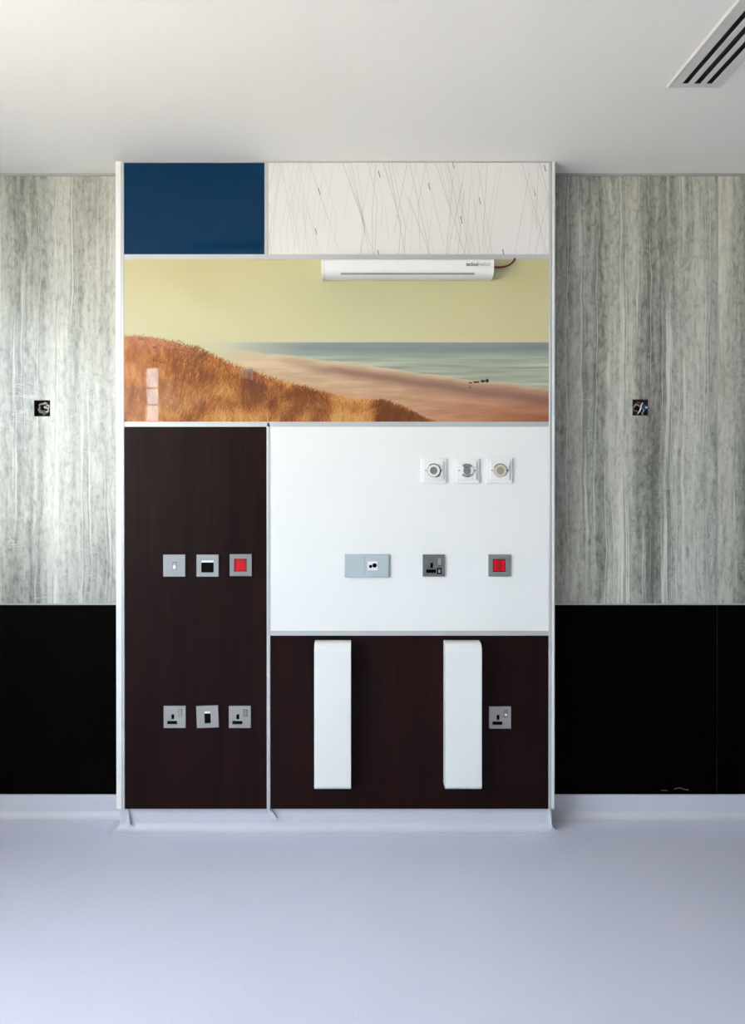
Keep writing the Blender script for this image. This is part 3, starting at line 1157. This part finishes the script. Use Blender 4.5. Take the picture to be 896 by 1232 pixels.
def socket(px, py, label, material, neon=False, bright_switch=False, switch_mat='steel'):
    root, p = plate_root('power_socket', px, py, label, 'socket', 'switched power sockets')
    c = child_of(root)
    ear = (-4.0 * U, -0.6 * U, -2.8 * U, 3.2 * U)
    pin = (-9.0 * U, 3.0 * U, -8.9 * U, -4.7 * U)
    sw = (4.4 * U, 9.4 * U, 0.4 * U, 9.2 * U)
    hs = [ear, pin, sw]
    if neon:
        hs.append((3.9 * U, 10.0 * U, -10.4 * U, -3.0 * U))
    faceplate(c, p, hs, material)
    insert(c, p, 'earth_slot', ear, -0.004, -0.0005, 'black')
    insert(c, p, 'pin_slot', pin, -0.004, -0.0005, 'black')
    s = insert(c, p, 'switch_rocker', (sw[0] + 0.0012, sw[1] - 0.0012, sw[2] + 0.0012, sw[3] - 0.0012), -PT - 0.0005, -0.001, switch_mat, 0.0012)
    if bright_switch:
        sub(s, root, box('rocker_tip', p.x + 5.6 * U, p.x + 8.4 * U, -PT - 0.003, -PT + 0.001, p.z + 2.2 * U, p.z + 5 * U, 'white_pl', None, 0.0012))
    if neon:
        insert(c, p, 'indicator_frame', (4.0 * U, 9.9 * U, -10.3 * U, -3.1 * U), -PT + 0.001, -0.001, 'black_gloss')
        insert(c, p, 'indicator', (5.6 * U, 8.3 * U, -8.8 * U, -4.6 * U), -PT - 0.0004, -0.002, 'steel')
    return root


def red_plate(px, py, label, material):
    root, p = plate_root('call_point', px, py, label, 'call point', 'red call points')
    c = child_of(root)
    hole = (-7.9 * U, 7.1 * U, -7.6 * U, 7.6 * U)
    faceplate(c, p, [hole], material)
    f = insert(c, p, 'lens_frame', (hole[0] + 0.0003, hole[1] - 0.0003, hole[2] + 0.0003, hole[3] - 0.0003), -0.005, -0.0005, 'black_gloss')
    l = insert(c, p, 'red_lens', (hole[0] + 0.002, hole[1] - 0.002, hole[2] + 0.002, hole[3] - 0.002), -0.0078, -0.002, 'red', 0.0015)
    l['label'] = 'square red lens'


def data_plate(px, py, label, material, w, top, bot, lab, deg=0):
    root, p = plate_root('data_outlet', px, py, label, 'data outlet', 'data outlets')
    c = child_of(root)
    hole = (-w * U, w * U, bot * U, top * U)
    faceplate(c, p, [hole], material)
    insert(c, p, 'shutter', (hole[0], hole[1], hole[2], (top - lab) * U - 0.0005), -0.0045, -0.0005, 'black')
    insert(c, p, 'label_strip', (hole[0] + 0.0004, hole[1] - 0.0004, (top - lab) * U, hole[3] - 0.0004), -PT - 0.0003, -0.0005, 'white_pl', 0.0006)
    if deg:
        spin(root, deg)


# left wood panel, upper row
root, p = plate_root('light_switch', 210, 680.3, 'steel light switch with a small white rocker on tall wood panel', 'switch')
c = child_of(root)
rk = (-2.2 * U, 3.0 * U, -4.6 * U, 4.2 * U)
faceplate(c, p, [rk], 'steel_cool')
insert(c, p, 'rocker', (rk[0] + 0.0006, rk[1] - 0.0006, rk[2] + 0.0006, rk[3] - 0.0006), -PT - 0.002, -0.001, 'steel', 0.0014)
insert(c, p, 'rocker_tip', (-1.4 * U, 2.4 * U, -3.8 * U, 0.6 * U), -PT - 0.004, -PT - 0.001, 'white_pl', 0.0014)
data_plate(250, 680.3, 'steel data outlet with a wide black shutter on tall wood panel', 'steel_cool', 7.4, 6.6, -8.2, 2.8)
red_plate(289.8, 679.7, 'red call point in steel plate on tall wood panel', 'steel_mid')
# left wood panel, lower row
socket(210.3, 862.3, 'steel power socket left of the tilted data outlet, tall wood panel', 'steel')
data_plate(249.8, 862.0, 'slightly tilted steel data outlet between two sockets on tall wood panel', 'steel', 3.7, 6.6, -8.0, 2.6, deg=-2.2)
socket(288.6, 862.3, 'steel power socket right of the tilted data outlet, tall wood panel', 'steel', switch_mat='steel_mid')
# white panel
socket(521.4, 680.2, 'dark grey power socket with black indicator on the white panel', 'steel_dark', neon=True)
red_plate(600.4, 680.2, 'red call point in grey plate on the white panel', 'steel_mid')
# lower wood panel
socket(601.2, 863.0, 'steel power socket right of the white bumper blocks', 'steel', bright_switch=True, switch_mat='steel_mid')

# pale double outlet
root, p = plate_root('double_outlet', 441.2, 680.5, 'pale blue grey double outlet plate on the white panel', 'outlet')
c = child_of(root)
td = 0.012
c(box('frame', p.x - 26.8 * U, p.x + 26.8 * U, -td + 0.002, -0.0005, p.z - 13.8 * U, p.z + 13.8 * U, 'bluegrey_b', None, 0.0015))
c(box('blank_module', p.x - 26.0 * U, p.x - 2.5 * U, -td, -0.003, p.z - 13.0 * U, p.z + 13.0 * U, 'bluegrey', None, 0.0008))
md = c(box('outlet_module', p.x - 2.1 * U, p.x + 25.6 * U, -td, -0.003, p.z - 13.0 * U, p.z + 13.0 * U, 'bluegrey', None, 0.0008))
sub(md, root, box('jack', p.x + 0.9 * U, p.x + 13.2 * U, -td - 0.0035, -td + 0.001, p.z - 5.2 * U, p.z + 5.6 * U, 'white_pl', None, 0.0014), 'white jack insert')
sub(md, root, lathe_y('jack_hole', p.x + 4.4 * U, p.z - 0.4 * U, [(0.0, -td - 0.0042), (2.0 * U, -td - 0.0042), (2.0 * U, -td - 0.001)], 'black', None, 20))
sub(md, root, lathe_y('jack_hole', p.x + 9.2 * U, p.z + 0.8 * U, [(0.0, -td - 0.0042), (2.7 * U, -td - 0.0042), (2.7 * U, -td - 0.001)], 'black', None, 20))


# medical gas outlets
def gas(px, py, label, kind):
    root, p = plate_root('gas_outlet', px, py, label, 'gas outlet', 'medical gas outlets')
    c = child_of(root)
    c(box('frame', p.x - 15 * U, p.x + 15 * U, -0.010, -0.0005, p.z - 15 * U, p.z + 15 * U, 'white_pl', None, 0.002))
    c(box('cover', p.x - 11.4 * U, p.x + 11.2 * U, -0.017, -0.009, p.z - 11.0 * U, p.z + 11.4 * U, 'white_pl', None, 0.002))
    ox, oz = p.x - 0.2 * U, p.z + 0.2 * U
    y = -0.017
    if kind == 'white':
        c(ring_y('seat_ring', ox, oz, 7.1 * U, 7.8 * U, y + 0.002, y - 0.003, 'gas_grey'))
        c(ring_y('rim', ox, oz, 7.2 * U, 8.4 * U, y + 0.002, y - 0.005, 'gas_dark', None, 40, -75, 130))
        c(ring_y('collar', ox, oz, 4.6 * U, 7.2 * U, y + 0.002, y - 0.007, 'white_pl'))
        c(lathe_y('valve', ox, oz, [(0.0, y - 0.004), (4.4 * U, y - 0.004), (4.6 * U, y - 0.002), (4.6 * U, y + 0.002)], 'gas_grey'))
    elif kind == 'chrome':
        c(ring_y('rim', ox, oz, 6.8 * U, 7.9 * U, y + 0.002, y - 0.006, 'gas_dark', None, 40, 40, 130))
        c(ring_y('rim', ox, oz, 6.8 * U, 7.9 * U, y + 0.002, y - 0.006, 'gas_dark', None, 40, 215, 330))
        c(ring_y('collar', ox, oz, 4.4 * U, 7.0 * U, y + 0.002, y - 0.008, 'chrome'))
        c(ring_y('clear_insert', ox, oz, 4.6 * U, 6.8 * U, y, y - 0.0095, 'white_pl', None, 24, -45, 40))
        c(ring_y('clear_insert', ox, oz, 4.6 * U, 7.6 * U, y, y - 0.0095, 'white_pl', None, 24, 140, 220))
        c(lathe_y('valve', ox, oz, [(0.0, y - 0.005), (4.2 * U, y - 0.005), (4.4 * U, y - 0.003), (4.4 * U, y + 0.002)], 'gas_grey'))
    else:
        c(ring_y('seat_ring', ox, oz, 7.2 * U, 7.9 * U, y + 0.002, y - 0.003, 'gas_taupe'))
        c(ring_y('rim', ox, oz, 7.2 * U, 8.4 * U, y + 0.002, y - 0.005, 'gas_dark', None, 40, -10, 150))
        c(ring_y('collar', ox, oz, 4.4 * U, 7.4 * U, y + 0.002, y - 0.007, 'gas_cream'))
        c(lathe_y('valve', ox, oz, [(0.0, y - 0.005), (4.2 * U, y - 0.005), (4.4 * U, y - 0.003), (4.4 * U, y + 0.002)], 'gas_taupe'))
    for s in (-1, 1):
        c(lathe_y('screw', ox + s * 9.4 * U, oz, [(0.0, y - 0.0012), (0.8 * U, y - 0.0012), (0.8 * U, y + 0.001)], 'gas_dark', None, 12))


gas(521.2, 566.3, 'white square gas outlet with a grey valve, leftmost of three', 'white')
gas(561.0, 566.3, 'white square gas outlet with a chrome valve, middle of three', 'chrome')
gas(600.6, 566.3, 'white square gas outlet with a cream valve ring, rightmost of three', 'cream')


# ------------------------------------------------------------------ open wall boxes with wires
def wall_box(b, label, wires):
    x0, x1, z0, z1 = b
    cx, cz = (x0 + x1) / 2, (z0 + z1) / 2
    root = tag(empty('wall_box', (cx, YW, z0)), label, 'wall box', 'open wall boxes')
    c = child_of(root)
    t_ = 0.0012
    g = 0.0006
    bm_o = slab('back_box', x0 + g, x1 - g, z0 + g, z1 - g, YW + 0.001, YW + 0.047, [(x0 + g + t_, x1 - g - t_, z0 + g + t_, z1 - g - t_)], 'xz', 'box_dark')
    c(bm_o)
    c(box('back_plate', x0 + g, x1 - g, YW + 0.045, YW + 0.047, z0 + g, z1 - g, 'box_dark'))
    s = (x1 - x0) / 2
    for mt, r, pts in wires:
        c(tube('wire', [(cx + a * s, YW + d, cz + e * s) for a, d, e in pts], r, mt))


def coil(r, a0, a1, d0, d1, ox=0.0, oz=0.0, n=9):
    out = []
    for i in range(n):
        a = math.radians(a0 + (a1 - a0) * i / (n - 1))
        q = r * (1 + 0.16 * math.sin(2.3 * i + 9 * r))
        out.append((ox + q * math.cos(a), d0 + (d1 - d0) * i / (n - 1), oz + q * math.sin(a)))
    return out


wall_box(BOX_L, 'open dark wall box with a coil of pale wires, bright wall left of the headwall', [
    ('wire_grey', 0.0032, coil(0.62, 30, 250, 0.012, 0.022)),
    ('wire_white', 0.0030, coil(0.60, -60, 110, 0.006, 0.016, 0.12, 0.05)),
    ('wire_grey', 0.0030, coil(0.45, 150, 330, 0.010, 0.028, 0.02, -0.05)),
    ('wire_green', 0.0034, [(-0.35, 0.02, -0.25), (0.05, 0.012, -0.32), (0.35, 0.010, -0.42), (0.1, 0.014, -0.66), (-0.1, 0.03, -0.8)]),
    ('wire_green', 0.0030, [(0.7, 0.03, -0.1), (0.62, 0.014, -0.4), (0.3, 0.012, -0.62), (-0.05, 0.016, -0.78)]),
    ('wire_white', 0.0050, [(0.25, 0.012, 0.2), (0.32, 0.004, 0.15), (0.42, 0.012, 0.08)]),
    ('wire_brown', 0.0026, coil(0.75, 170, 300, 0.022, 0.034)),
])
wall_box(BOX_R, 'open wall box with red, white and blue wires, darker wall right of the headwall', [
    ('wire_dkred', 0.0034, coil(0.62, 60, 220, 0.010, 0.024, -0.15, 0.05)),
    ('wire_grey', 0.0030, coil(0.40, 40, 300, 0.008, 0.026, -0.30, -0.05)),
    ('wire_dkred', 0.0034, [(-0.85, 0.02, -0.9), (-0.6, 0.010, -0.55), (-0.3, 0.012, -0.72), (-0.55, 0.02, -0.88), (-0.8, 0.03, -0.6)]),
    ('wire_white', 0.0030, [(-0.1, 0.03, -0.8), (0.02, 0.010, -0.45), (0.14, 0.006, 0.0), (0.25, 0.010, 0.35), (0.55, 0.02, 0.62)]),
    ('wire_blue', 0.0042, [(0.2, 0.02, 0.25), (0.5, 0.008, -0.05), (0.75, 0.012, 0.25), (0.5, 0.016, 0.4)]),
    ('wire_blue', 0.0036, [(0.75, 0.02, 0.3), (0.68, 0.010, -0.1), (0.82, 0.02, -0.35)]),
    ('wire_white', 0.0036, [(0.76, 0.008, 0.06), (0.86, 0.004, 0.02), (0.92, 0.014, -0.05)]),
    ('wire_grey', 0.0030, [(0.62, 0.03, 0.0), (0.55, 0.012, -0.4), (0.35, 0.012, -0.72), (0.6, 0.02, -0.88)]),
    ('wire_red', 0.0024, [(-0.7, 0.02, 0.5), (-0.3, 0.012, 0.66), (0.1, 0.010, 0.55), (0.3, 0.02, 0.75)]),
])


# ------------------------------------------------------------------ ceiling slot diffusers
def diffuser(v, label):
    x0, x1, y0, y1 = v['x0'], v['x1'], v['y0'], v['y1']
    root = tag(empty('slot_diffuser', ((x0 + x1) / 2, (y0 + y1) / 2, H)), label, 'air vent', 'ceiling slot diffusers')
    c = child_of(root)
    zl = H - 0.007
    zc = H + 0.001
    fx = 0.040
    ey = 0.023
    sl = [(x0 + 0.040, x0 + 0.058), (x0 + 0.0775, x0 + 0.097), (x0 + 0.115, x0 + 0.133)]

    # flange rails: thin plates with a sloping outer lip
    def rail(xo, xi):
        s = 1 if xi > xo else -1
        pr = [(xo, H - 0.0005), (xo + s * 0.005, zl), (xi, zl), (xi, zl + 0.0015), (xo + s * 0.009, zl + 0.0015), (xo + s * 0.005, H - 0.0005)]
        bm = bmesh.new()
        a = [bm.verts.new((x, y0, z)) for x, z in pr]
        b = [bm.verts.new((x, y1, z)) for x, z in pr]
        bm.faces.new(a)
        bm.faces.new(list(reversed(b)))
        for i in range(len(pr)):
            j = (i + 1) % len(pr)
            bm.faces.new([a[i], a[j], b[j], b[i]])
        c(from_bm('flange', bm, 'vent'))
    rail(x0, sl[0][0])
    rail(x1, sl[2][1])
    for a, b in ((sl[0][1], sl[1][0]), (sl[1][1], sl[2][0])):
        c(box('blade', a, b, y0 + ey, y1 - ey, zl + 0.0004, zl + 0.002, 'vent'))
        c(box('blade_web', a + 0.004, b - 0.004, y0 + ey, y1 - ey, zl + 0.002, zc + 0.03, 'vent_dark'))
    for a, b in ((y0 + 0.0005, y0 + ey), (y1 - ey, y1 - 0.0005)):
        c(box('end_flange', sl[0][0], sl[2][1], a, b, zl + 0.0001, zl + 0.002, 'vent'))
    # slanted deflectors up inside each slot
    for a, b in sl:
        bm = bmesh.new()
        q = [(b - 0.001, zl + 0.012), (b, zl + 0.012), (a + 0.004, zl + 0.040), (a + 0.003, zl + 0.040)]
        A = [bm.verts.new((x, y0 + ey, z)) for x, z in q]
        B = [bm.verts.new((x, y1 - ey, z)) for x, z in q]
        bm.faces.new(A)
        bm.faces.new(list(reversed(B)))
        for i in range(4):
            bm.faces.new([A[i], A[(i + 1) % 4], B[(i + 1) % 4], B[i]])
        c(from_bm('deflector', bm, 'vent_dark'))
    hx0, hx1, hy0, hy1 = vent_hole(v)
    g = 0.0005
    c(slab('plenum', hx0 + g, hx1 - g, hy0 + g, hy1 - g, zl + 0.0022, H + 0.07, [(hx0 + 0.002, hx1 - 0.002, hy0 + 0.002, hy1 - 0.002)], 'xy', 'vent_dark'))
    c(box('plenum_cover', hx0 + g, hx1 - g, hy0 + g, hy1 - g, H + 0.07, H + 0.073, 'vent_dark'))


diffuser(VENT, 'white ceiling slot diffuser with three dark slots at the upper right')
diffuser(VENT2, 'ceiling slot diffuser mirrored as streaks in the picture, out of frame')

# curtain track on the ceiling, seen as thin dark lines in the glossy panels
ct = tag(empty('curtain_track', (0, -1.3, H)), 'grey curtain track mirrored as a thin line in the blue panel', 'curtain track')
c = child_of(ct)
tx0, tx1, ty0, ty1 = -0.90, 0.84, -1.085, -4.2
tw = 0.065
c(box('track_bar', tx0, tx1, ty0 - tw, ty0, H - 0.012, H, 'track', None, 0.002, 1))
c(box('track_bar', tx0, tx0 + tw * 0.6, ty1, ty0 - tw, H - 0.012, H, 'track', None, 0.002, 1))
c(box('track_bar', tx1 - tw * 0.6, tx1, ty1, ty0 - tw, H - 0.012, H, 'track', None, 0.002, 1))
